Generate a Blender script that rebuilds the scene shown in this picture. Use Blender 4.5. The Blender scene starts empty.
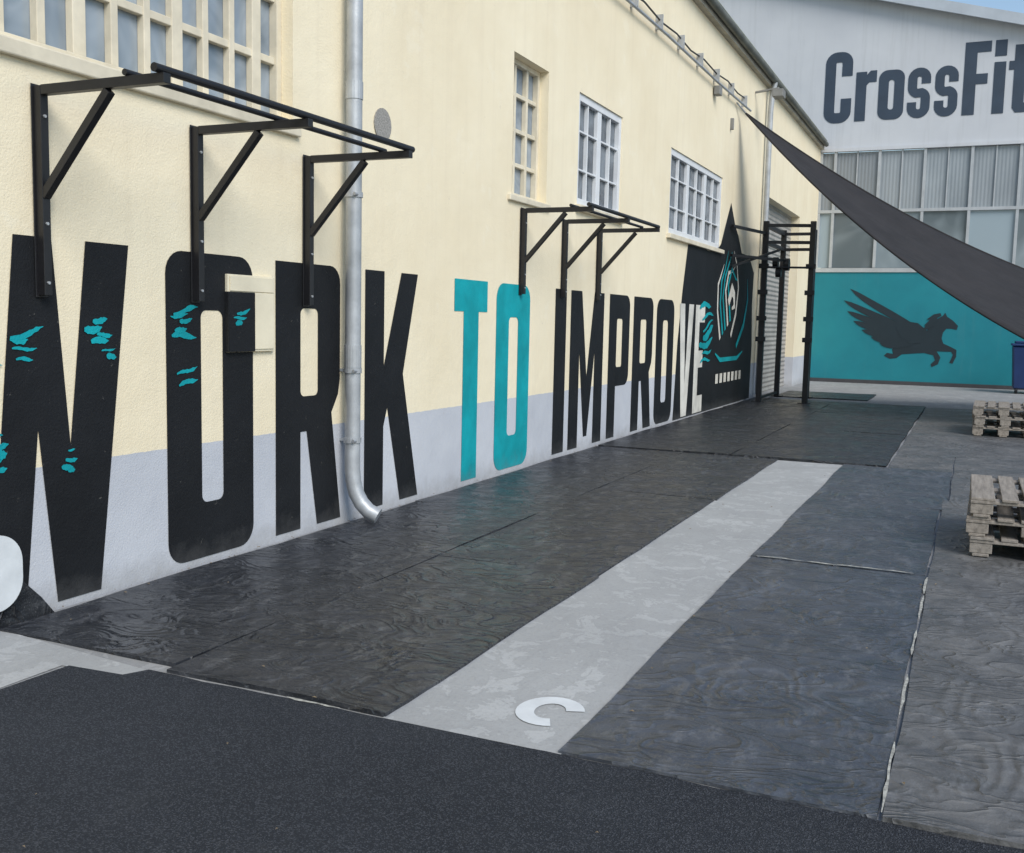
import bpy, bmesh, math, random
from mathutils import Vector, Matrix
random.seed(7)
sc=bpy.context.scene
# ------------------------------------------------------------------ helpers
def link(o,parent=None):
    sc.collection.objects.link(o)
    if parent is not None: o.parent=parent
    return o
def empty(name):
    e=bpy.data.objects.new(name,None); e.empty_display_size=.2
    return link(e)
def mesh_obj(name,verts,faces,mat,parent=None,smooth=False):
    m=bpy.data.meshes.new(name); m.from_pydata([tuple(v) for v in verts],[],faces); m.update()
    if mat: m.materials.append(mat)
    if smooth:
        for p in m.polygons: p.use_smooth=True
    return link(bpy.data.objects.new(name,m),parent)
class MB:
    """collects many boxes / beams into one mesh"""
    def __init__(s): s.v=[]; s.f=[]
    def quad(s,a,b,c,d):
        n=len(s.v); s.v+= [a,b,c,d]; s.f.append((n,n+1,n+2,n+3))
    def box(s,x0,y0,z0,x1,y1,z1):
        n=len(s.v)
        s.v+=[(x0,y0,z0),(x1,y0,z0),(x1,y1,z0),(x0,y1,z0),(x0,y0,z1),(x1,y0,z1),(x1,y1,z1),(x0,y1,z1)]
        s.f+=[tuple(n+i for i in q) for q in ((0,3,2,1),(4,5,6,7),(0,1,5,4),(1,2,6,5),(2,3,7,6),(3,0,4,7))]
    def beam(s,p,q,w,h,up=(0,0,1)):
        p=Vector(p);q=Vector(q);d=(q-p).normalized();u=Vector(up)
        if abs(d.dot(u))>.98: u=Vector((0,1,0))
        sd=d.cross(u).normalized()*w/2; uu=sd.cross(d).normalized()*h/2
        n=len(s.v)
        for c in (p,q):
            s.v+=[c-sd-uu,c+sd-uu,c+sd+uu,c-sd+uu]
        s.f+=[tuple(n+i for i in t) for t in ((3,2,1,0),(4,5,6,7),(0,1,5,4),(1,2,6,5),(2,3,7,6),(3,0,4,7))]
    def cyl(s,p,q,r,seg=14):
        p=Vector(p);q=Vector(q);d=(q-p).normalized();u=Vector((0,0,1))
        if abs(d.dot(u))>.98: u=Vector((0,1,0))
        a=d.cross(u).normalized(); b=a.cross(d).normalized(); n=len(s.v)
        for c in (p,q):
            for i in range(seg):
                t=2*math.pi*i/seg; s.v.append(c+a*math.cos(t)*r+b*math.sin(t)*r)
        for i in range(seg):
            j=(i+1)%seg; s.f.append((n+i,n+j,n+seg+j,n+seg+i))
        s.f.append(tuple(n+i for i in range(seg))[::-1]); s.f.append(tuple(n+seg+i for i in range(seg)))
    def obj(s,name,mat,parent=None,bevel=0,smooth=False):
        o=mesh_obj(name,s.v,s.f,mat,parent,smooth)
        bm=bmesh.new(); bm.from_mesh(o.data); bmesh.ops.recalc_face_normals(bm,faces=bm.faces); bm.to_mesh(o.data); bm.free()
        if bevel:
            b=o.modifiers.new('bevel','BEVEL'); b.width=bevel; b.segments=2; b.limit_method='ANGLE'
        return o
def tube(name,pts,r,mat,parent=None,res=6):
    c=bpy.data.curves.new(name,'CURVE'); c.dimensions='3D'; c.bevel_depth=r; c.bevel_resolution=res; c.use_fill_caps=True
    sp=c.splines.new('POLY'); sp.points.add(len(pts)-1)
    for i,p in enumerate(pts): sp.points[i].co=(*p,1)
    o=bpy.data.objects.new(name,c); sc.collection.objects.link(o)
    bpy.context.view_layer.update()
    m=bpy.data.meshes.new_from_object(o.evaluated_get(bpy.context.evaluated_depsgraph_get()))
    bpy.data.objects.remove(o); m.materials.clear(); m.materials.append(mat)
    for p in m.polygons: p.use_smooth=True
    return link(bpy.data.objects.new(name,m),parent)
LEFT=Matrix(((0,0,1,0),(1,0,0,0),(0,1,0,0),(0,0,0,1)))      # local x->Y, y->Z, z->X
BACK=Matrix(((1,0,0,0),(0,0,-1,0),(0,1,0,0),(0,0,0,1)))     # local x->X, y->Z, z->-Y
FLOOR=Matrix.Identity(4)
def flat(name,loops,frame,off,mat,parent=None,extrude=0):
    """filled 2-D outline(s) (holes by even-odd) on a wall/floor plane"""
    c=bpy.data.curves.new(name,'CURVE'); c.dimensions='2D'; c.fill_mode='BOTH'; c.extrude=extrude
    for lp in loops:
        sp=c.splines.new('POLY'); sp.points.add(len(lp)-1); sp.use_cyclic_u=True
        for i,p in enumerate(lp): sp.points[i].co=(p[0],p[1],0,1)
    o=bpy.data.objects.new(name,c); sc.collection.objects.link(o)
    bpy.context.view_layer.update()
    m=bpy.data.meshes.new_from_object(o.evaluated_get(bpy.context.evaluated_depsgraph_get()))
    bpy.data.objects.remove(o)
    m.transform(frame@Matrix.Translation((0,0,off)))
    m.materials.clear(); m.materials.append(mat)
    return link(bpy.data.objects.new(name,m),parent)
def rr(x0,y0,x1,y1,r,n=6):
    out=[]
    for cx,cy,a0 in ((x1-r,y1-r,0),(x0+r,y1-r,90),(x0+r,y0+r,180),(x1-r,y0+r,270)):
        for i in range(n+1):
            a=math.radians(a0+90*i/n); out.append((cx+r*math.cos(a),cy+r*math.sin(a)))
    return out
def thick(pts,w):
    L=[];Rr=[]; n=len(pts)
    for i,p in enumerate(pts):
        p=Vector(p)
        d1=(p-Vector(pts[i-1])).normalized() if i>0 else None
        d2=(Vector(pts[i+1])-p).normalized() if i<n-1 else None
        d=((d1 or d2)+(d2 or d1)).normalized(); nn=Vector((-d.y,d.x))
        k=1/max(.5,nn.dot(Vector((-(d1 or d2).y,(d1 or d2).x))))
        ww=w[i] if isinstance(w,(list,tuple)) else w
        L.append(tuple(p+nn*ww/2*k)); Rr.append(tuple(p-nn*ww/2*k))
    return L+Rr[::-1]
# ------------------------------------------------------------------ materials
class NT:
    def __init__(s,name):
        s.m=bpy.data.materials.new(name); s.m.use_nodes=True; s.t=s.m.node_tree; s.n=s.t.nodes; s.l=s.t.links
        s.b=s.n['Principled BSDF']; s.tc=s.n.new('ShaderNodeTexCoord'); s.co=s.tc.outputs['Object']
    def noise(s,scale,detail=3,rough=.6,stretch=None,dist=0):
        t=s.n.new('ShaderNodeTexNoise'); t.inputs['Scale'].default_value=scale; t.inputs['Detail'].default_value=min(4,detail)
        t.inputs['Roughness'].default_value=rough; t.inputs['Distortion'].default_value=dist
        if stretch:
            mp=s.n.new('ShaderNodeMapping'); mp.inputs['Scale'].default_value=stretch; s.l.new(s.co,mp.inputs[0]); s.l.new(mp.outputs[0],t.inputs[0])
        else: s.l.new(s.co,t.inputs[0])
        return t.outputs['Fac']
    def ramp(s,src,a,b,ca=(0,0,0,1),cb=(1,1,1,1)):
        r=s.n.new('ShaderNodeValToRGB'); e=r.color_ramp.elements; e[0].position=a;e[1].position=b;e[0].color=ca;e[1].color=cb
        s.l.new(src,r.inputs[0]); return r.outputs[0]
    def mix(s,fac,a,b,mode='MIX'):
        x=s.n.new('ShaderNodeMix'); x.data_type='RGBA'; x.blend_type=mode
        for sock,v in ((x.inputs[0],fac),(x.inputs[6],a),(x.inputs[7],b)):
            if hasattr(v,'is_output'): s.l.new(v,sock)
            else: sock.default_value=(v if not isinstance(v,tuple) else (*v[:3],1)) 
        return x.outputs[2]
    def math(s,op,a,b=0):
        x=s.n.new('ShaderNodeMath'); x.operation=op
        for sock,v in ((x.inputs[0],a),(x.inputs[1],b)):
            if hasattr(v,'is_output'): s.l.new(v,sock)
            else: sock.default_value=v
        return x.outputs[0]
    def sep(s):
        x=s.n.new('ShaderNodeSeparateXYZ'); s.l.new(s.co,x.inputs[0]); return x.outputs
    def bump(s,h,strength=.3,dist=.01):
        x=s.n.new('ShaderNodeBump'); x.inputs['Strength'].default_value=strength; x.inputs['Distance'].default_value=dist
        s.l.new(h,x.inputs['Height']); s.l.new(x.outputs[0],s.b.inputs['Normal'])
    def col(s,c):
        if hasattr(c,'is_output'): s.l.new(c,s.b.inputs['Base Color'])
        else: s.b.inputs['Base Color'].default_value=(*c,1)
    def rough(s,r):
        if hasattr(r,'is_output'): s.l.new(r,s.b.inputs['Roughness'])
        else: s.b.inputs['Roughness'].default_value=r
def sc3(c,k): return tuple(min(1,x*k) for x in c)
def simple(name,c,rough=.6,var=.15,scale=3,metal=0,bump=0,bscale=60,spec=None):
    t=NT(name); f=t.ramp(t.noise(scale,3),.3,.7)
    t.col(t.mix(f,sc3(c,1-var),sc3(c,1+var))); t.rough(rough); t.b.inputs['Metallic'].default_value=metal
    if bump: t.bump(t.noise(bscale,2),bump,.004)
    if spec is not None: t.b.inputs['Specular IOR Level'].default_value=spec
    return t.m
def wall_mat():
    t=NT('cream_plaster'); z=t.sep()[2]
    big=t.noise(.7,4)
    cream=t.mix(t.ramp(big,.35,.68),(.77,.675,.485),(.84,.755,.565))
    streak=t.ramp(t.noise(1.3,4,.65,(1,5,.22)),.5,.75)
    cream=t.mix(t.math('MULTIPLY',streak,.20),cream,(.60,.51,.37))
    patch=t.ramp(t.noise(2.3,4,.7),.60,.66)
    cream=t.mix(t.math('MULTIPLY',patch,.20),cream,(.86,.81,.67))
    grey=t.mix(t.ramp(big,.3,.7),(.42,.44,.485),(.54,.56,.60))
    edge=t.math('ADD',z,t.math('MULTIPLY',t.math('SUBTRACT',t.noise(14,2),.5),.012))
    c=t.mix(t.math('GREATER_THAN',edge,.735),grey,cream)
    mid=t.noise(7,4,.75)
    dirt=t.ramp(t.math('ADD',z,t.math('MULTIPLY',mid,.30)),.12,.32,(1,1,1,1),(0,0,0,1))
    c=t.mix(t.math('MULTIPLY',dirt,.5),c,(.20,.19,.17))
    pk=t.ramp(mid,.67,.71); c=t.mix(t.math('MULTIPLY',pk,.25),c,(.50,.44,.35))
    t.col(c); t.rough(.85)
    t.bump(t.math('ADD',t.noise(80,2),t.math('MULTIPLY',t.noise(5,3),2.4)),.40,.006); return t.m
def paint_mat(name,c,rough=.6,chip=.22):
    t=NT(name); base=t.mix(t.ramp(t.noise(2,3),.3,.7),sc3(c,.8),sc3(c,1.25))
    w=t.ramp(t.noise(16,4,.85),.66,.72)
    base=t.mix(t.math('MULTIPLY',w,chip),base,(.40,.38,.33))
    z=t.sep()[2]; low=t.ramp(t.math('ADD',z,t.math('MULTIPLY',t.noise(8,3),.3)),.12,.32,(1,1,1,1),(0,0,0,1)); base=t.mix(t.math('MULTIPLY',low,.3),base,(.14,.14,.14))
    t.col(base); t.rough(rough); t.b.inputs['Specular IOR Level'].default_value=.25
    t.bump(t.math('ADD',t.noise(80,2),t.math('MULTIPLY',t.noise(5,3),2.4)),.4,.007); return t.m
def concrete_mat(name,a,b,k=1.0):
    t=NT(name); c=t.mix(t.ramp(t.noise(1.2,4,.65),.3,.7),a,b)
    c=t.mix(t.math('MULTIPLY',t.ramp(t.noise(60,2,.7),.5,.75),.35*k),c,sc3(a,.5))
    m=t.noise(5,4,.75,None,.6)
    c=t.mix(t.math('MULTIPLY',t.ramp(m,.52,.75),.35*k),c,sc3(b,1.25))
    c=t.mix(t.math('MULTIPLY',t.ramp(m,.45,.32),.4*k),c,sc3(a,.6))
    sx=t.ramp(t.noise(2.2,4,.7,(4,.4,1)),.55,.7); c=t.mix(t.math('MULTIPLY',sx,.25*k),c,sc3(a,.65))
    t.col(c); t.rough(.85); t.bump(t.math('ADD',t.noise(120,2),t.noise(12,3)),.5,.005); return t.m
def asphalt_mat():
    t=NT('rubber_granulate'); 
    v=t.n.new('ShaderNodeTexVoronoi'); v.inputs['Scale'].default_value=230; t.l.new(t.co,v.inputs[0])
    s=t.n.new('ShaderNodeSeparateColor'); t.l.new(v.outputs['Color'],s.inputs[0])
    g=t.ramp(s.outputs[0],.6,1.0); base=t.mix(t.ramp(t.noise(.9,3),.3,.7),(.015,.0185,.025),(.026,.031,.040))
    c=t.mix(t.math('MULTIPLY',g,.55),base,(.12,.13,.15))
    c=t.mix(t.math('MULTIPLY',t.ramp(t.noise(3,4,.75),.55,.8),.3),c,(.07,.075,.08))
    t.col(c); t.rough(.8); t.bump(v.outputs['Distance'],1.0,.006); t.b.inputs['Specular IOR Level'].default_value=.3; return t.m
def mat_mat(name,a,b,dust=.3,contour=.5,ruf=(.30,.55),mul=95,st=(1.5,.8,1)):
    t=NT(name)
    n=t.noise(.9,2,.45,st,.5)
    rip=t.math('ADD',t.math('MULTIPLY',t.math('SINE',t.math('MULTIPLY',n,mul)),.5),.5)
    cn=t.noise(3.0,2,.5,(1,1.6,1),1.6)
    ridge=t.math('POWER',t.math('SUBTRACT',1.0,t.math('ABSOLUTE',t.math('MULTIPLY',t.math('SUBTRACT',cn,.5),3.2))),5)
    med=t.noise(2.2,4,.75)
    c=t.mix(t.ramp(med,.36,.64),a,b)
    area=t.ramp(t.noise(1.3,3,.6),.46,.60)
    c=t.mix(t.math('MULTIPLY',t.ramp(rip,.55,1),t.math('MULTIPLY',area,contour)),c,sc3(b,1.9))
    dn=t.noise(9,4,.85,(1,.45,1)); c=t.mix(t.math('MULTIPLY',t.ramp(dn,.52,.70),dust),c,(.20,.205,.215))
    c=t.mix(t.math('MULTIPLY',t.ramp(t.noise(110,2,.7),.58,.72),.35),c,(.2,.2,.21))
    t.col(c); t.rough(t.ramp(med,.35,.65,(ruf[0],)*3+(1,),(ruf[1],)*3+(1,)))
    t.b.inputs['Specular IOR Level'].default_value=.55
    h=t.math('ADD',t.math('ADD',t.math('MULTIPLY',t.math('MULTIPLY',rip,area),.8),t.math('MULTIPLY',ridge,1.6)),t.math('ADD',t.math('MULTIPLY',t.noise(70,2),.5),t.math('MULTIPLY',t.noise(4,2),3))); t.bump(h,.7,.010); return t.m
WALL=wall_mat()
BLACKP=paint_mat('black_wall_paint',(.010,.011,.013)); TEALP=paint_mat('teal_wall_paint',(.004,.29,.33),.6,.1); CREAMP=paint_mat('pale_wall_paint',(.60,.59,.54),.7,.1)
CONC=concrete_mat('concrete',(.27,.275,.28),(.37,.375,.378)); CONC2=concrete_mat('concrete_strip',(.35,.358,.36),(.44,.45,.45),.8)
ASPH=asphalt_mat()
MATA=mat_mat('dark_rubber',(.012,.014,.018),(.028,.031,.038),.32,.30,(.26,.50),70)
MATB=mat_mat('worn_rubber',(.038,.044,.055),(.066,.074,.088),.38,.34)
MATR=mat_mat('grey_rubber',(.070,.071,.072),(.125,.125,.124),.5,.15,(.4,.7))
MATC=mat_mat('black_rubber',(.009,.010,.013),(.019,.021,.025),.18,.1)
STEEL=simple('black_powder_coated_steel',(.010,.010,.012),.45,.2,8)
GALV=simple('zinc_pipe',(.40,.42,.44),.45,.18,6,.35,.2,30)
FRAMEC=simple('cream_window_paint',(.65,.59,.46),.6,.15,5,0,.2,40)
FRAMEW=simple('white_window_frame',(.66,.68,.70),.45,.06,4)
CREAMBOX=simple('cream_box_paint',(.76,.69,.52),.6,.08,4,0,.15,50)
def glass(name,a,b,sc_=1.5,r=.12):
    t=NT(name); t.col(t.mix(t.ramp(t.noise(sc_,3,.6,None,.6),.35,.65),a,b)); t.rough(r); t.bump(t.noise(2.5,1),.15,.02); return t.m
GLASS1=glass('window_glass',(.13,.17,.21),(.34,.39,.44),2.2); GLASS2=glass('window_glass_dark',(.05,.06,.075),(.17,.20,.23),2.5,.06)
# ------------------------------------------------------------------ ground
ground=empty('ground')
mesh_obj('ground_sheet',[(-250,-250,0),(250,-250,0),(250,250,0),(-250,250,0)],[(0,1,2,3)],CONC,ground)
def slab(name,x0,y0,x1,y1,z0,z1,mat,parent=None,jit=.008,wav=.0035,cell=.08):
    nx=max(2,int((x1-x0)/cell)); ny=max(2,int((y1-y0)/cell)); v=[];f=[]
    big=y0>11
    if big: nx//=2; ny//=2
    ph=random.uniform(0,6)
    for j in range(ny+1):
        for i in range(nx+1):
            x=x0+(x1-x0)*i/nx; y=y0+(y1-y0)*j/ny
            if i in(0,nx): x+=jit*math.sin(y*4+ph)*.6+random.uniform(-.2,.2)*jit
            if j in(0,ny): y+=jit*math.sin(x*5+ph)*.6+random.uniform(-.2,.2)*jit
            e=min(1,min(i,nx-i,j,ny-j)/3)
            z=z1+wav*(math.sin(x*3.1+y*1.7+ph)+.7*math.sin(y*7.3-x*3.2+ph*2)*.8+.7*math.sin(y*13+x*5+2*math.sin(x*3+ph)))*e
            z+=(1-e)*.007*max(0,math.sin(x*2.3+y*1.9+ph*3))
            v.append((x,y,z))
    W=nx+1
    for j in range(ny):
        for i in range(nx): f.append((j*W+i,j*W+i+1,(j+1)*W+i+1,(j+1)*W+i))
    top=len(f)
    ring=[i for i in range(nx+1)]+[j*W+nx for j in range(1,ny+1)]+[ny*W+i for i in range(nx-1,-1,-1)]+[j*W for j in range(ny-1,0,-1)]
    b=len(v)
    for r in ring: v.append((v[r][0],v[r][1],z0))
    n=len(ring)
    v+= [v[r] for r in ring]; b2=b+n
    for k in range(n): f.append((b2+k,b+k,b+(k+1)%n,b2+(k+1)%n))
    o=mesh_obj(name,v,f,mat,parent,False)
    for i in range(top): o.data.polygons[i].use_smooth=True
    return o
fp=[( .70,-8),(12,-8),(12,3.19)]
x=12.0
while x>1.05: x-=.15; fp.append((max(x,1.05),3.192+random.uniform(-.006,.010)))
fp+=[(1.0,3.10),(.72,3.08),(.70,2.6)]
flat('asphalt_paving',[fp],FLOOR,.006,ASPH)
flat('concrete_path',[[(2.19,3.2),(2.91,3.2),(2.91,11.63),(2.19,11.63)]],FLOOR,.0045,CONC2)
flat('concrete_apron',[[(0.02,-8),(.68,-8),(.69,3.07),(1.03,3.10),(1.06,3.19),(.02,3.3)]],FLOOR,.004,CONC2)
M=lambda x0,y0,x1,y1,m,z=.014:slab('rubber_mat',x0,y0,x1,y1,.002,z,m)
M(.06,3.28,1.12,7.2,MATA); M(1.135,3.215,2.20,5.6,MATA,.016); M(1.13,5.615,2.19,8.6,MATA); M(.05,7.215,1.12,11.62,MATA,.013); M(1.13,8.615,2.2,11.62,MATA,.015)
M(2.90,3.205,3.95,6.58,MATB,.013); M(2.90,6.60,3.95,9.1,MATB); M(2.91,9.115,4.0,11.62,MATB)
M(3.968,3.2,5.4,6.9,MATR,.015); M(3.968,6.92,5.4,9.6,MATR); M(4.015,9.62,5.45,13,MATR)
M(3.37,13.02,5.4,17.4,MATR); M(3.37,11.64,4.0,13.0,MATR); M(3.37,17.42,5.3,21.1,MATR)
for (a,b,c,d) in ((.06,11.65,1.66,15.2),(1.67,11.65,3.34,15.2),(.06,15.22,1.66,18.4),(1.67,15.22,3.34,18.4),(.06,18.42,1.66,21.3),(1.67,18.42,3.35,21.2)): M(a,b,c,d,MATC,.026)
M(.3,22.2,2.2,24.3,MATC,.02)
DUST=simple('pale_grit',(.34,.34,.31),.9,.5,40)
def grit(pts,w,z): flat('seam_grit',[thick(pts,w)],FLOOR,z,DUST,ground)
for s0 in (3.22,4.1,4.9,5.55,6.1):
    n=random.randint(6,9); pts=[(3.958+random.uniform(-.003,.003),s0+i*.085) for i in range(n)]; grit(pts,[.003]+[random.uniform(.006,.016) for _ in pts[2:]]+[.003],.0225)
for s0,n in ((2.93,6),(3.25,9),(3.70,4)):
    pts=[(s0+i*.06,6.59+random.uniform(-.010,.010)) for i in range(n)]; grit(pts,[.004]+[random.uniform(.010,.028) for _ in pts[2:]]+[.004],.0225)
pts=[(1.75+i*.05,3.20+random.uniform(-.005,.005)) for i in range(6)]; grit(pts,[.003]+[random.uniform(.008,.02) for _ in pts[2:]]+[.003],.0085)
# ------------------------------------------------------------------ left building
B=empty('industrial_building')
WINS=[(.9,5.63,2.74,4.05),(9.09,9.96,2.70,4.03),(10.85,12.38,2.80,4.02),(14.6,17.9,2.80,4.02),(22.1,26.4,-1,4.2)]
ys=sorted(set([-7,29.38]+[w[0] for w in WINS]+[w[1] for w in WINS])); zs=sorted(set([0,6.3]+[w[2] for w in WINS if w[2]>0]+[w[3] for w in WINS]))
mb=MB()
for a,b in zip(ys,ys[1:]):
    for c,d in zip(zs,zs[1:]):
        my,mz=(a+b)/2,(c+d)/2
        if any(w[0]<my<w[1] and w[2]<mz<w[3] for w in WINS): continue
        mb.quad((0,a,c),(0,b,c),(0,b,d),(0,a,d))
for y0,y1,z0,z1 in WINS:
    z0=max(z0,0); D=-.22 if z0>0 else -.3
    mb.quad((0,y0,z0),(D,y0,z0),(D,y0,z1),(0,y0,z1)); mb.quad((0,y1,z0),(D,y1,z0),(D,y1,z1),(0,y1,z1))
    mb.quad((0,y0,z1),(D,y0,z1),(D,y1,z1),(0,y1,z1))
    if z0>0: mb.quad((0,y0,z0),(D,y0,z0),(D,y1,z0),(0,y1,z0))
mb.quad((0,-7,0),(-14,-7,0),(-14,-7,6.3),(0,-7,6.3)); mb.quad((-14,-7,0),(-14,29.38,0),(-14,29.38,6.3),(-14,-7,6.3)); mb.quad((0,29.38,0),(-14,29.38,0),(-14,29.38,6.3),(0,29.38,6.3))
mb.obj('walls',WALL,B)
ROOF=simple('weathered_roof_edge',(.17,.18,.14),.8,.35,2,0,.3,20); DARKG=simple('dark_gutter',(.10,.105,.09),.6,.35,3)
mb=MB(); mb.beam((-.08,-7.2,6.48),(-.08,29.3,6.48),.50,.07); mb.beam((-7.1,-7.2,7.3),(-7.1,29.3,7.3),13.9,.1,(.12,0,1)); mb.obj('roof',ROOF,B)
mb=MB(); mb.beam((.05,-7.1,6.36),(.05,29.3,6.36),.10,.15); mb.obj('eave_soffit',simple('soffit_paint',(.40,.37,.30),.8,.25,2),B)
tube('gutter',[(.165,-7,6.40),(.165,29.2,6.40)],.062,DARKG,B)
def window(y0,y1,z0,z1,vb,hb,recess,mat,gl,fmw=.05):
    g=MB(); g.quad((-recess-.03,y0,z0),(-recess-.03,y1,z0),(-recess-.03,y1,z1),(-recess-.03,y0,z1)); g.obj('glass',gl,B)
    f=MB(); X0,X1=-recess-.03,-recess+.02
    f.box(X0,y0,z0,X1+.012,y0+fmw,z1); f.box(X0,y1-fmw,z0,X1+.012,y1,z1); f.box(X0,y0+fmw,z0,X1+.010,y1-fmw,z0+fmw); f.box(X0,y0+fmw,z1-fmw,X1+.010,y1-fmw,z1)
    for yy,w in vb: f.box(X0,yy-w/2,z0+fmw,X1,yy+w/2,z1-fmw)
    for zz,w in hb: f.box(X0,y0+fmw,zz-w/2,X1-.006,y1-fmw,zz+w/2)
    f.obj('window_frame',mat,B,.004)
vb=[]; yy=5.63-.24
k=0
while yy>1.0: vb.append((yy,.05 if k%3 else .085)); yy-=.235; k+=1
window(.9,5.63,2.74,4.05,vb,[(3.13,.045),(3.52,.045)],.12,FRAMEC,GLASS1)
window(9.09,9.96,2.70,4.03,[(9.38,.045),(9.67,.045)],[(3.03,.04),(3.36,.04),(3.70,.04)],.13,FRAMEC,GLASS1)
window(10.85,12.38,2.80,4.02,[(11.615,.13),(11.23,.022),(12.0,.022)],[(3.2,.022),(3.62,.022)],.05,FRAMEW,GLASS2,.08)
window(14.6,17.9,2.80,4.02,[(15.7,.14),(16.8,.14),(15.15,.022),(16.25,.022),(17.35,.022)],[(3.2,.022),(3.62,.022)],.05,FRAMEW,GLASS2,.09)
mb=MB()
mb.box(-.2,.8,2.66,.035,5.68,2.738); mb.box(-.2,9.0,2.64,.035,10.02,2.698); mb.box(-.15,10.8,2.73,.06,12.44,2.798); mb.box(-.15,14.5,2.73,.06,18.0,2.798)
mb.obj('window_sills',FRAMEC,B,.008)
t=NT('grey_roller_door'); z=t.sep()[2]; w=t.math('SINE',t.math('MULTIPLY',z,60)); t.col(t.mix(t.ramp(t.noise(2,3),.3,.7),(.26,.255,.24),(.36,.35,.33))); t.rough(.5); t.bump(w,.6,.02)
mb=MB(); mb.box(-.28,22.1,0,-.2,26.4,4.2); mb.obj('roller_door',t.m,B)
px=.10
tube('downpipe',[(.165,6.2,6.36),(.15,6.2,6.15),(px+.01,6.2,5.95),(px,6.2,5.8),(px,6.2,3),(px,6.2,.42),(px+.01,6.2,.32),(px+.03,6.205,.24),(px+.07,6.215,.165),(px+.12,6.23,.11),(px+.19,6.25,.075)],.056,GALV,B,8)
mb=MB()
for z in (.62,1.12,2.35,3.9,5.2): mb.cyl((px,6.2,z-.018),(px,6.2,z+.018),.064,20); mb.beam((0,6.2,z),(px,6.2,z),.03,.02); mb.cyl((px+.05,6.165,z),(px+.05,6.13,z),.012,8)
mb.cyl((px,6.2,1.14),(px,6.2,1.30),.061,20); mb.cyl((px,6.2,3.0),(px,6.2,3.12),.061,20)
mb.obj('pipe_clamps',GALV,B)
tube('downpipe_far',[(.165,21.4,6.36),(.12,21.4,6.1),(.10,21.4,5.8),(.10,21.4,3.9),(.10,21.4,.1)],.055,GALV,B)
tube('conduit',[(.08,6.5,5.30),(.07,9,5.33),(.07,11.5,5.35),(.07,14,5.40),(.07,17,5.42),(.07,19.6,5.47)],.020,GALV,B)
cab=[(.05+.01*math.sin(i),6.5+i*.8,5.46+i*.010-.045*(i%2)) for i in range(17)]
tube('cable',cab,.012,STEEL,B)
mb=MB()
for i in range(12): mb.box(.003,7+i*1.1,5.31+i*.013,.10,7.03+i*1.1,5.50+i*.013)
mb.obj('conduit_clamps',GALV,B)
mb=MB(); mb.box(.02,16.9,5.22,.12,17.08,5.36); mb.beam((.0,20.3,5.95),(.45,20.3,6.0),.04,.04); mb.box(.35,20.15,5.82,.55,20.45,5.96); mb.beam((.02,18.3,5.1),(.02,18.3,4.90),.08,.05); mb.obj('floodlight_and_boxes',simple('weathered_fittings',(.20,.20,.19),.6,.2,5),B,.01)
flat('round_vent',[[(6.73+.12*math.cos(i*.314),2.93+.12*math.sin(i*.314)) for i in range(20)]],LEFT,.006,simple('vent_mesh',(.28,.27,.25),.8,.4,90),B,.004)
BOX=empty('meter_box')
mb=MB(); mb.box(.002,4.95,1.27,.026,5.40,1.74); mb.obj('cabinet',CREAMBOX,BOX,.004)
mb=MB(); mb.box(.027,4.965,1.64,.033,5.385,1.73); mb.box(.027,5.20,1.285,.033,5.385,1.635); mb.obj('door_leaf',CREAMBOX,BOX,.002)
mb=MB(); mb.box(.027,4.952,1.272,.035,5.195,1.635); mb.box(.003,4.944,1.272,.034,4.949,1.635); mb.obj('painted_door_part',BLACKP,BOX,.002)
# ------------------------------------------------------------------ lettering
LET=empty('wall_lettering'); T=1.85; Bz=.05; H=T-Bz
def place(loops,y0,z0=Bz): return [[(p[0]+y0,p[1]+z0) for p in l] for l in loops]
def L_O(w,h,s,v,r): return [rr(0,0,w,h,r),rr(s,v,w-s,h-v,min(r*.35,(w-2*s)/2*.95))]
def L_R(w,h,s,v,r):
    o=[(0,0),(s,0),(s,.37*h),(.46*w,.37*h),(w-s*1.02,0),(w*1.02,0),(w*.86,.43*h)]
    o+=[(w*.97,.50*h),(w,.56*h),(w,h-r)]
    for i in range(1,6): a=math.radians(90*i/6); o.append((w-r+r*math.cos(a),h-r+r*math.sin(a)))
    o+=[(w-r,h),(0,h)]
    return [o,rr(s,.37*h+v*.8,w-s,h-v,.04)]
def L_P(w,h,s,v,r):
    o=[(0,0),(s,0),(s,.36*h)]
    for i in range(7): a=math.radians(-90+90*i/6); o.append((w-r+r*math.cos(a),.36*h+r+r*math.sin(a)))
    for i in range(7): a=math.radians(90*i/6); o.append((w-r+r*math.cos(a),h-r+r*math.sin(a)))
    o+=[(0,h)]; return [o,rr(s,.36*h+v*.8,w-s,h-v,.04)]
def L_K(w,h,s): return [[(0,0),(s,0),(s,.34*h),(s+.07*w,.42*h),(w-s*1.0,0),(w*1.02,0),(.70*w,.56*h),(w*.98,h),(w-s*1.02,h),(s,.60*h),(s,h),(0,h)]]
def L_T(w,h,s,v): return [[(w/2-s/2,0),(w/2+s/2,0),(w/2+s/2,h-v),(w,h-v),(w,h),(0,h),(0,h-v),(w/2-s/2,h-v)]]
def L_I(w,h): return [[(0,0),(w,0),(w,h),(0,h)]]
def L_M(w,h,s): return [[(0,0),(s,0),(s,.62*h),(w/2-.05*w,.06*h),(w/2+.05*w,.06*h),(w-s,.62*h),(w-s,0),(w,0),(w,h),(w-s*1.15,h),(w/2,.45*h),(s*1.15,h),(0,h)]]
def L_V(w,h,s): return [[(0,h),(s,h),(w/2,.28*h),(w-s,h),(w,h),(w/2+.55*s,0),(w/2-.55*s,0)]]
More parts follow.
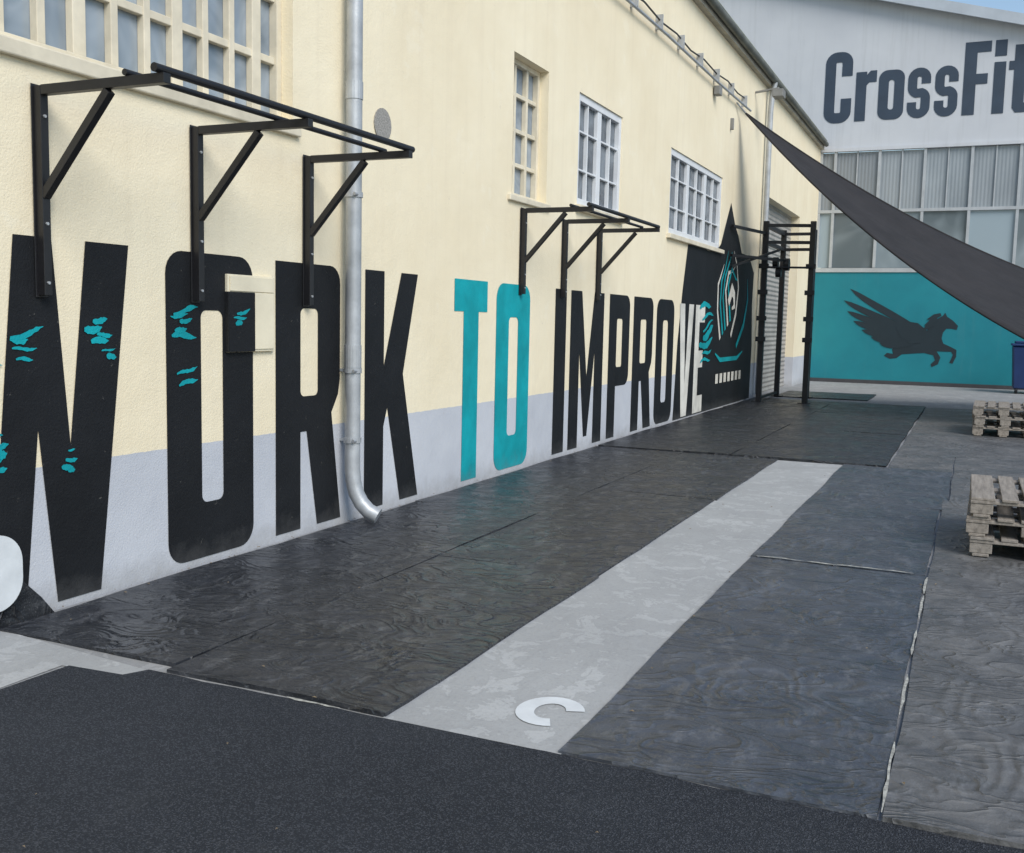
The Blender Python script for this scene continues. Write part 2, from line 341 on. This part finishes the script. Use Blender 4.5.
def L_E(w,h,s,v): return [[(0,0),(w,0),(w,v),(s,v),(s,.5*h-v/2),(w*.9,.5*h-v/2),(w*.9,.5*h+v/2),(s,.5*h+v/2),(s,h-v),(w,h-v),(w,h),(0,h)]]
wl=[[(2.96,T),(3.25,T),(3.36,.85),(3.46,T),(3.68,T),(3.77,.83),(3.89,T),(4.18,T),(3.95,.0+.04),(3.67,.04),(3.575,.92),(3.48,.02),(3.20,.02)]]
flat('letter_w',wl,LEFT,.004,BLACKP,LET)
flat('letter_o',place(L_O(.76,H,.285,.33,.13),4.45),LEFT,.004,BLACKP,LET)
flat('letter_r',place(L_R(.74,H,.27,.30,.12),5.44),LEFT,.004,BLACKP,LET)
flat('letter_k',place(L_K(.80,H,.27),6.51),LEFT,.004,BLACKP,LET)
flat('letter_t',place(L_T(.66,H,.30,.28),7.94),LEFT,.004,TEALP,LET)
flat('letter_o_teal',place(L_O(.80,H,.29,.32,.15),8.80),LEFT,.004,TEALP,LET)
flat('letter_i',place(L_I(.33,H),10.29),LEFT,.004,BLACKP,LET)
flat('letter_m',place(L_M(1.12,H,.30),10.76),LEFT,.004,BLACKP,LET)
flat('letter_p',place(L_P(.82,H,.30,.30,.15),12.09),LEFT,.004,BLACKP,LET)
flat('letter_r_second',place(L_R(.90,H,.32,.30,.15),13.08),LEFT,.004,BLACKP,LET)
flat('letter_o_third',place(L_O(.92,H,.33,.30,.18),14.16),LEFT,.004,BLACKP,LET)
MUR=empty('wall_mural')
flat('mural_ground',[[(15.2,.03),(21.0,.03),(21.05,1.1),(20.9,1.9),(20.95,2.55),(20.4,2.85),(19.7,2.86),(19.35,3.15),(19.05,3.3),(18.62,3.68),(18.2,3.2),(17.95,2.9),(17.6,2.74),(17.0,2.72),(16.4,2.80),(15.75,2.80),(15.5,2.0),(15.32,1.2)]],LEFT,.004,BLACKP,MUR)
flat('letter_v',place(L_V(.85,H*.98,.30),15.38),LEFT,.008,CREAMP,LET)
flat('letter_e',place(L_E(.62,H*.98,.27,.28),16.36),LEFT,.008,CREAMP,LET)
o=.009; kk=0
def stroke(p,w,m):
    global kk
    flat('mural_line',[thick(p,w)],LEFT,o+kk*.0006,m,MUR); kk+=1
for k in range(5):
    y0=18.15+k*.14; pts=[(y0+.05*k,1.25+k*.08),(y0-.28+.05*k,1.75+k*.12),(y0-.30+.12*k,2.2+k*.08),(y0-.12+.16*k,2.6-abs(k-2)*.12),(y0+.10+.16*k,2.95-abs(k-1.5)*.25)]
    stroke(pts,[.10,.08,.07,.05,.01],CREAMP if k in (0,3) else TEALP)
stroke([(19.0,1.3),(19.35,1.7),(19.5,2.2),(19.3,2.6),(19.0,2.85)],[.10,.10,.08,.05,.01],CREAMP)
stroke([(19.5,1.1),(20.1,1.5),(20.4,2.0),(20.3,2.4)],[.10,.12,.09,.02],TEALP)
stroke([(18.7,1.9),(18.95,2.15),(19.15,2.05),(19.2,1.85),(19.0,1.8)],[.16,.2,.16,.1,.05],CREAMP)
stroke([(17.8,1.0),(18.2,.88),(19.6,.88),(20.1,1.0)],[.03,.08,.08,.03],TEALP)
for k in range(7): stroke([(17.9+k*.32,.55),(18.1+k*.32,.55)],.17,CREAMP)
def brush(cy,cz,w,h,n,m=TEALP,par=LET,base=.0085):
    for i in range(n):
        y=cy+random.uniform(-.30,.30)*w; z=cz+h*(i/(max(1,n-1))-.5)+random.uniform(-.015,.015); L=w*random.uniform(.4,1.05); sl=random.uniform(-.05,.30)
        N=11; pts=[(y-L/2+L*j/(N-1),z+sl*L*(j/(N-1)-.5)+.05*L*math.sin(j*.5+i)) for j in range(N)]
        t_=(h/n+.008)*random.uniform(.4,1.3)
        ws=[max(.002,t_*(math.sin(math.pi*min(1,max(0,(j+.35)/(N-.4))))**.35)*random.uniform(.6,1.0)) for j in range(N)]
        ws[-1]*=.3; ws[-2]*=.6
        flat('brush_stroke',[thick(pts,ws)],LEFT,base+random.random()*.0002+i*.0003,m,par)
brush(3.50,1.33,.20,.11,4); brush(3.97,1.40,.15,.13,4); brush(4.02,1.28,.09,.05,2); brush(3.36,.82,.13,.16,5); brush(3.75,.74,.09,.10,4); brush(3.30,1.28,.12,.08,3)
brush(4.60,1.45,.20,.16,5); brush(4.58,1.14,.17,.05,2)
brush(5.08,1.68,.0,.0,1) if False else None
brush(5.07,1.48,.16,.08,3,TEALP,LET,.037)
brush(17.15,1.35,.9,.9,7,TEALP,LET,.013)
# ------------------------------------------------------------------ pull-up rigs
def rig(y0,dy,zt,zb,L):
    R_=empty('pull_up_rig'); mb=MB()
    for i in range(3):
        y=y0+dy*i
        mb.beam((.037,y,zb),(.037,y,zt+.02),.045,.045); mb.beam((.061,y,zt),(L,y,zt),.045,.045)
        mb.beam((.050,y,zt-.49),(.47,y,zt-.03),.04,.04)
        mb.box(.010,y-.035,zb-.01,.0145,y+.035,zt+.03)
    mb.obj('brackets',STEEL,R_,.004)
    mb=MB()
    for zz in (zt-.12,zt-.62,zb+.06):
        for i in range(3): mb.cyl((.058,y0+dy*i-.002,zz),(.068,y0+dy*i-.002,zz),.008,6)
    mb.obj('bolts',GALV,R_)
    mb=MB(); mb.cyl((L-.03,y0-.05,zt+.040),(L-.03,y0+2*dy+.07,zt+.040),.020); mb.cyl((L-.22,y0-.03,zt+.037),(L-.22,y0+2*dy+.05,zt+.037),.015); mb.obj('bars',STEEL,R_)
    return R_
rig(3.61,1.075,2.53,1.57,.81); rig(9.33,1.12,2.57,1.76,.75)
# ------------------------------------------------------------------ power rack
RK=empty('power_rack'); mb=MB(); ht=3.5
U=[(.35,20.2),(.35,22.2),(1.2,20.4),(.97,22.2)]
for x,y in U: mb.box(x-.05,y-.05,.03,x+.05,y+.05,ht); mb.box(x-.12,y-.12,.022,x+.12,y+.12,.034)
for z in (3.42,3.1): 
    mb.beam((.35,20.24,z),(.35,22.15,z),.07,.07); mb.beam((1.2,20.44,z),(.97,22.15,z),.07,.07); mb.beam((.39,20.2,z),(1.15,20.4,z),.06,.06); mb.beam((.39,22.2,z),(.93,22.2,z),.06,.06)
mb.beam((.05,18.6,3.27),(.35,20.2,3.27),.05,.05); mb.beam((.05,18.6,2.75),(.75,20.3,2.75),.05,.05); mb.beam((.05,18.62,2.55),(.6,20.25,2.95),.04,.04)
mb.beam((.35,20.2,.1),(.35,22.2,.1),.05,.05)
mb.cyl((.35,20.1,2.62),(1.25,20.3,2.62),.02)
for (p,r) in (((.55,20.25,2.72),.10),((.75,20.3,2.68),.12),((.62,20.2,2.52),.09)): mb.cyl((p[0]-.05,p[1],p[2]),(p[0]+.05,p[1],p[2]),r,14)
for z in (1.2,1.6,2.1,2.6): mb.box(.35-.09,20.08,z,.35+.09,20.15,z+.09); mb.box(1.2-.09,20.28,z,1.2+.09,20.35,z+.09)
mb.obj('frame',STEEL,RK)
# ------------------------------------------------------------------ shade sail
t=NT('dark_sail_cloth'); t.col(t.mix(t.ramp(t.noise(2,3),.3,.7),(.013,.012,.013),(.022,.020,.021))); t.rough(.85); t.bump(t.noise(1.6,3,.5,(1,3,3)),.5,.06)
SAIL=t.m
A=Vector((.12,18.95,5.30)); Bc=Vector((7.0,22.6,2.0)); Cc=Vector((6.4,16.4,.66))
NU,NV=44,14; v=[];f=[]
for i in range(NU+1):
    s=i/NU
    up=A.lerp(Bc,s)+Vector((0,0,-1))*(.42*4*s*(1-s)); lo=A.lerp(Cc,s)+Vector((0,0,-1))*(.58*4*s*(1-s))
    for j in range(NV+1):
        q=j/NV; p=up.lerp(lo,q); p.z-=.10*math.sin(math.pi*q)*s*(1.1-s)*2+.035*math.sin(q*14+s*7)*s*(1-q)*q*3; v.append(p)
for i in range(NU):
    for j in range(NV): a=i*(NV+1)+j; f.append((a,a+1,a+NV+2,a+NV+1))
SH=empty('shade_sail'); so=mesh_obj('cloth',v,f,SAIL,SH,True); sm=so.modifiers.new('th','SOLIDIFY'); sm.thickness=.012
tube('hem_rope',[v[i*(NV+1)] for i in range(NU+1)],.018,SAIL,SH); tube('hem_rope_lower',[v[i*(NV+1)+NV] for i in range(NU+1)],.018,SAIL,SH)
tube('tie_rope',[(.03,18.6,5.42),tuple(A)],.015,GALV,SH)
mb=MB(); mb.cyl((7.2,22.7,0),(7.2,22.7,2.6),.05); mb.cyl((6.55,16.3,0),(6.55,16.3,1.6),.05); mb.obj('anchor_posts',GALV,SH)
# ------------------------------------------------------------------ back building
K=empty('warehouse_building'); YB=29.4
t=NT('pale_render'); c=t.mix(t.ramp(t.noise(.8,3),.3,.7),(.50,.515,.54),(.56,.575,.595)); st=t.ramp(t.noise(1.5,4,.7,(5,1,.25)),.52,.75); c=t.mix(t.math('MULTIPLY',st,.3),c,(.36,.37,.37)); t.col(c); t.rough(.85); t.bump(t.noise(30,2),.2,.004); WHT=t.m
t=NT('teal_panel_paint'); c=t.mix(t.ramp(t.noise(.8,4),.3,.7),(.003,.165,.21),(.006,.215,.26)); st=t.ramp(t.noise(1.5,4,.7,(4,1,.3)),.55,.75); c=t.mix(t.math('MULTIPLY',st,.25),c,(.06,.22,.25)); t.col(c); t.rough(.55); t.bump(t.noise(30,2),.15,.004); TEAL=t.m
mb=MB()
gz=lambda x:10.1-.277*(x-1.31)
ap=-7.0
pv=[(-20,YB,6.31),(16,YB,6.31),(16,YB,max(6.4,gz(16))),(ap,YB,gz(ap)),(-20,YB,gz(ap)-.277*13)]
mesh_obj('gable_wall',pv,[(0,1,2,3,4)],WHT,K)
mb.quad((-20,YB,0),(-.02,YB,0),(-.02,YB,6.31),(-20,YB,6.31)); mb.quad((12,YB,0),(16,YB,0),(16,YB,6.31),(12,YB,6.31)); mb.quad((16,YB,0),(16,YB+25,0),(16,YB+25,6.4),(16,YB,6.4)); mb.quad((-20,YB,0),(-20,YB+25,0),(-20,YB+25,8.5),(-20,YB,8.5))
mb.box(-.02,YB-.06,6.22,12,YB+.1,6.31)
mb.obj('side_walls',WHT,K)
FAS=simple('roof_fascia',(.42,.46,.50),.6,.08,2)
mb=MB(); mb.beam((ap,YB+12,gz(ap)+.09),(16.4,YB+12,gz(16.4)+.09),24.5,.16); mb.beam((ap,YB+12,gz(ap)+.09),(-20.3,YB+12,gz(ap)-.277*13.3+.09),24.5,.16)
mb.beam((ap,YB-.28,gz(ap)+.05),(16.4,YB-.28,gz(16.4)+.05),.06,.26); mb.obj('roof',FAS,K)
mb=MB(); mb.quad((0,YB,0),(12,YB,0),(12,YB,3.0),(0,YB,3.0)); mb.obj('teal_wall',TEAL,K)
mb=MB(); mb.box(0,YB-.02,0.0,12,YB-.002,.10); mb.obj('plinth',simple('dark_plinth',(.05,.05,.055),.8),K)
t=NT('frosted_glazing'); s=t.sep(); w=t.math('SINE',t.math('MULTIPLY',s[0],70)); oi=t.n.new('ShaderNodeObjectInfo')
c=t.mix(t.ramp(t.noise(.9,4,.6,(1,1,.4)),.35,.7),(.23,.26,.28),(.40,.44,.46)); c=t.mix(oi.outputs['Random'],(.22,.24,.255),c)
t.col(c); t.rough(.3); t.bump(w,.3,.01); FG=t.m
t=NT('grey_glazing_lower'); oi=t.n.new('ShaderNodeObjectInfo'); c=t.mix(t.ramp(t.noise(.6,3,.6,None,.5),.4,.6),(.08,.10,.11),(.24,.28,.30)); c=t.mix(oi.outputs['Random'],c,(.30,.37,.41)); t.col(c); t.rough(.18); t.bump(t.noise(1.5,1),.1,.02); FG2=t.m
cols=[.03]+[.40+1.13*k for k in range(11)]
for k,(a,b) in enumerate(zip(cols,cols[1:])):
    for (z0,z1,m) in ((3.12,4.60,FG2),(4.66,6.2,FG)):
        g=MB(); g.quad((a,YB+.05,z0),(b,YB+.05,z0),(b,YB+.05,z1),(a,YB+.05,z1)); g.obj('glazing_pane',m,K)
fm=MB()
FRM=simple('grey_steel_frame',(.40,.42,.43),.5,.1,4)
for x in cols: fm.box(x-.035,YB-.02,3.12,x+.035,YB+.06,6.22)
for k,x in enumerate([c+.565 for c in cols[1:-1]]): fm.box(x-.014,YB+.005,4.66,x+.014,YB+.055,6.22)
fm.box(0,YB-.03,3.0,12,YB+.06,3.11); fm.box(0,YB-.025,4.59,12,YB+.055,4.67); fm.obj('glazing_bars',FRM,K)
mb=MB(); mb.quad((0,YB+1.2,3),(12,YB+1.2,3),(12,YB+1.2,6.3),(0,YB+1.2,6.3)); mb.obj('interior_back',FRM,K)
SGN=empty('gable_sign_lettering'); SIGN=simple('slate_sign_paint',(.030,.048,.075),.6,.12,2)
def cc(x0,x1,z0,z1,s,v,kind):
    a=x0+s/2; b=x1-s/2; lo=z0+v/2; hi=z1-v/2; r=min((b-a)/2,.16)
    def cor(cx_,cz_,a0,a1): return [(cx_+r*math.cos(math.radians(a0+(a1-a0)*i/5)),cz_+r*math.sin(math.radians(a0+(a1-a0)*i/5))) for i in range(6)]
    h=z1-z0
    if kind=='C': return thick([(b,z0+h*.66)]+cor(b-r,hi-r,0,90)+cor(a+r,hi-r,90,180)+cor(a+r,lo+r,180,270)+cor(b-r,lo+r,270,360)+[(b,z0+h*.34)],s)
    m=(lo+hi)/2
    return thick([(b,z0+h*.68)]+cor(b-r,hi-r,0,90)+cor(a+r,hi-r,90,180)+cor(a+r,m+r*.9,180,250)+cor(b-r,m-r*.9,70,0)+cor(b-r,lo+r,0,-90)+cor(a+r,lo+r,-90,-180)+[(a,z0+h*.32)],s*.86)
z0=7.0; xh=8.28; cap=8.82
SO=-YB+.01
flat('sign_c',[cc(.02,.72,z0,cap,.27,.23,'C')],BACK,SO,SIGN,SGN)
flat('sign_r',[[(.82,z0),(1.09,z0),(1.09,xh-.36),(1.16,xh-.28),(1.34,xh-.28),(1.34,xh+.02),(1.18,xh+.02),(1.09,xh-.08),(1.09,xh),(.82,xh)]],BACK,SO,SIGN,SGN)
flat('sign_o',[rr(1.40,z0,2.04,xh,.22),rr(1.65,z0+.26,1.79,xh-.26,.065)],BACK,SO,SIGN,SGN)
flat('sign_s',[cc(2.11,2.70,z0,xh,.26,.22,'s')],BACK,SO,SIGN,SGN)
flat('sign_s_second',[cc(2.77,3.36,z0,xh,.26,.22,'s')],BACK,SO,SIGN,SGN)
flat('sign_f',[[(3.46,z0),(3.75,z0),(3.75,z0+.76),(4.02,z0+.76),(4.02,z0+1.02),(3.75,z0+1.02),(3.75,cap-.27),(4.07,cap-.27),(4.07,cap),(3.46,cap)]],BACK,SO,SIGN,SGN)
flat('sign_i',[[(4.16,z0),(4.43,z0),(4.43,xh),(4.16,xh)]],BACK,SO,SIGN,SGN); flat('sign_i_dot',[[(4.16,xh+.14),(4.43,xh+.14),(4.43,cap),(4.16,cap)]],BACK,SO,SIGN,SGN)
flat('sign_t',[[(4.62,z0+.12),(4.70,z0),(5.02,z0),(5.02,z0+.22),(4.88,z0+.24),(4.88,xh-.22),(5.02,xh-.22),(5.02,xh),(4.88,xh),(4.88,cap-.15),(4.62,cap-.15),(4.62,xh),(4.50,xh),(4.50,xh-.22),(4.62,xh-.22)]],BACK,SO,SIGN,SGN)
PG=empty('winged_horse_mural'); NAVY=simple('dark_mural_paint',(.008,.020,.028),.6,.1,3)
P=lambda l:[(.79+(u-845)*.0252,2.50-(v_-290)*.0262) for u,v_ in l]
body=P([(898,349),(903,343),(912,340),(922,338),(930,332),(934,324),(940,318),(946,314),(948,311),(950,315),(956,319),(961,324),(960,328),(955,327),(950,327),(947,331),(946,337),(948,342),(955,345),(961,348),(961,355),(958,362),(955,361),(958,353),(956,350),(948,350),(942,350),(946,356),(944,363),(938,366),(937,363),(941,359),(939,354),(930,352),(918,353),(908,354),(903,358),(896,359),(890,356),(893,353),(899,354)])
flat('horse_body',[body],BACK,-YB+.008,NAVY,PG)
feathers=[((930,333),(905,318),(875,305),(852,288)),((929,335),(900,324),(868,312),(846,300)),((927,336),(898,329),(868,320),(850,311)),((925,337),(899,334),(873,328),(857,321)),((923,339),(902,338),(881,335),(866,330)),((921,340),(905,342),(888,341),(876,337)),((920,341),(908,345),(895,346),(885,343))]
for k,(p0,p1,p2,p3) in enumerate(feathers):
    n=12; pts=[]; ws=[]
    for i in range(n):
        s_=i/(n-1); q=1-s_
        pts.append(tuple(q**3*p0[j]+3*q*q*s_*p1[j]+3*q*s_*s_*p2[j]+s_**3*p3[j] for j in (0,1)))
        ws.append(.026*(2.5+4.6*math.sin(math.pi*min(1,s_*.9+.05)))*(1 if s_<.9 else (1-s_)*9+.05))
    flat('wing_feather',[thick(P(pts),ws)],BACK,-YB+.010+k*.001,NAVY,PG)
flat('wing_root',[P([(932,330),(922,322),(908,320),(900,326),(905,336),(915,343),(926,342)])],BACK,-YB+.019,NAVY,PG)
for k in range(3): flat('mane',[thick(P([(944-k*3,313+k*5),(938-k*3,315+k*5),(931-k*2,318+k*6)]),[.08,.12,.02])],BACK,-YB+.020+k*.001,NAVY,PG)
# ------------------------------------------------------------------ pallets (deck boards run away from the camera)
WOOD=NT('pallet_wood'); n_=WOOD.noise(3,4,.6,(14,1,14)); oi=WOOD.n.new('ShaderNodeObjectInfo')
c=WOOD.mix(WOOD.ramp(n_,.3,.7),(.17,.145,.12),(.36,.315,.265)); c=WOOD.mix(WOOD.math('MULTIPLY',oi.outputs['Random'],.4),c,(.25,.24,.225)); c=WOOD.mix(WOOD.math('MULTIPLY',WOOD.ramp(WOOD.noise(25,3),.6,.7),.4),c,(.10,.085,.07)); WOOD.col(c); WOOD.rough(.85); WOOD.bump(n_,.5,.008)
def pallet(x,y,z,wx,wy,hh,rot=0):
    E=empty('wooden_pallet'); mb=MB(); t=.020
    n=5; wd=(.145,.10,.145,.10,.145)
    for i in range(n):
        cx_=-wx/2+.075+(wx-.15)*i/(n-1); w_=wd[i]
        mb.box(cx_-w_/2,-wy/2+random.uniform(-.008,.008),hh-t,cx_+w_/2,wy/2,hh-random.uniform(0,.003))
    for yy in (-wy/2+.07,0,wy/2-.07): mb.box(-wx/2,yy-.065,hh-2*t-.002,wx/2,yy+.065,hh-t-.0015)
    for xx in (-wx/2+.07,0,wx/2-.07):
        for yy in (-wy/2+.07,0,wy/2-.07): mb.box(xx-.068,yy-.06,t,xx+.068,yy+.06,hh-2*t-.0035)
    for xx in (-wx/2+.07,0,wx/2-.07): mb.box(xx-.05,-wy/2,0,xx+.05,wy/2,t-.0015)
    mb.obj('boards',WOOD.m,E,.003); E.location=(x,y,z); E.rotation_euler=(0,0,rot); return E
for k in range(3): pallet(4.17+.40+(.01,-.01,.0)[k],7.93,.018+k*.131,.80,1.2,.130,(0.005,-.012,.004)[k])
for k in range(3): pallet(5.02+.40,7.98,.018+k*.131,.80,1.2,.130,(-.01,.012,-.02)[k])
for k in range(3): pallet(4.18+.40,16.5,.018+k*.142,.8,1.2,.141,(.0,.03,-.02)[k])
# ------------------------------------------------------------------ blue bin by the back wall
BN=empty('wheeled_bin'); BLUE=simple('blue_plastic',(.008,.030,.11),.45,.15,3)
bx,by=4.98,27.4
vv=[(bx+.06,by+.05,.12),(bx+.94,by+.05,.12),(bx+.94,by+.7,.12),(bx+.06,by+.7,.12),(bx,by,1.15),(bx+1,by,1.15),(bx+1,by+.8,1.15),(bx,by+.8,1.15)]
o_=mesh_obj('tub',vv,[(0,3,2,1),(0,1,5,4),(1,2,6,5),(2,3,7,6),(3,0,4,7),(4,5,6,7)],BLUE,BN); o_.modifiers.new('b','BEVEL').width=.03
mb=MB(); mb.box(bx-.03,by-.04,1.152,bx+1.03,by+.84,1.21); mb.box(bx+.05,by+.05,1.212,bx+.95,by+.75,1.27); mb.obj('lid',BLUE,BN,.02)
mb=MB()
for xx in (bx+.12,bx+.82):
    for yy in (by+.12,by+.6): mb.cyl((xx,yy,.08),(xx+.05,yy,.08),.078,14)
mb.obj('wheels',STEEL,BN)
# ------------------------------------------------------------------ small things
WHITE=simple('white_board',(.62,.65,.67),.5,.08,9)
arcp=[(2.73+.095*math.cos(math.radians(a)),3.545+.115*math.sin(math.radians(a))) for a in range(20,305,12)]
flat('painted_letter_c',[thick(arcp,.072)],FLOOR,.0085,WHITE)
flat('white_sign_board',[rr(2.7,.10,3.40,.46,.14,10)],LEFT,.07,WHITE,None,.012)
flat('rubber_offcut',[[(2.7,.0),(3.62,.0),(3.54,.10),(3.44,.20),(3.2,.26),(2.7,.3)]],LEFT,.03,MATC,None,.008)
# dry leaves and grit swept against the wall foot and over the floor: one mesh
mb=MB()
for i in range(260):
    if i<170: x=abs(random.gauss(0,.05))+.02; y=random.uniform(2.0,20)
    else: x=random.uniform(.2,5.0); y=random.uniform(1.2,12)
    s_=random.uniform(.004,.013); a=random.uniform(0,6.28); z=.026 if i>=170 else .022
    c_,d_=math.cos(a)*s_,math.sin(a)*s_
    mb.quad((x-c_,y-d_,z),(x+d_*.5,y-c_*.5,z+.004),(x+c_,y+d_,z+.001),(x-d_*.5,y+c_*.5,z+.005))
mb.obj('leaf_litter',simple('dry_leaf',(.20,.155,.10),.9,.4,30))
# ------------------------------------------------------------------ light & camera
w=bpy.data.worlds.new('World'); sc.world=w; w.use_nodes=True; nt=w.node_tree; bg=nt.nodes['Background']
sk=nt.nodes.new('ShaderNodeTexSky'); sk.sky_type='NISHITA'; sk.sun_disc=False; sk.sun_elevation=math.radians(42); sk.sun_rotation=math.radians(127); sk.air_density=1.2; sk.dust_density=.3
nt.links.new(sk.outputs[0],bg.inputs[0]); bg.inputs[1].default_value=.15
sd=bpy.data.lights.new('sun','SUN'); sd.energy=3.25; sd.angle=math.radians(34); sd.color=(1,.955,.89)
so=bpy.data.objects.new('sun',sd); sc.collection.objects.link(so)
d=Vector((.61,-.46,.66)); so.rotation_euler=d.to_track_quat('Z','Y').to_euler(); so.location=(20,-15,25)
cam=bpy.data.cameras.new('camera'); co=bpy.data.objects.new('camera',cam); sc.collection.objects.link(co); sc.camera=co
cam.lens=36; cam.sensor_width=36; cam.sensor_fit='HORIZONTAL'; cam.clip_end=1500; cam.clip_start=.05
Rm=(Matrix.Rotation(math.radians(24.12),3,'Z')@Matrix.Rotation(math.pi/2-math.radians(5.92),3,'X')@Matrix.Rotation(.022,3,'Z'))
co.matrix_world=Matrix.Translation((4.13,0,1.5))@Rm.to_4x4()
sc.view_settings.view_transform='Standard'; sc.view_settings.look='None'; sc.view_settings.exposure=0
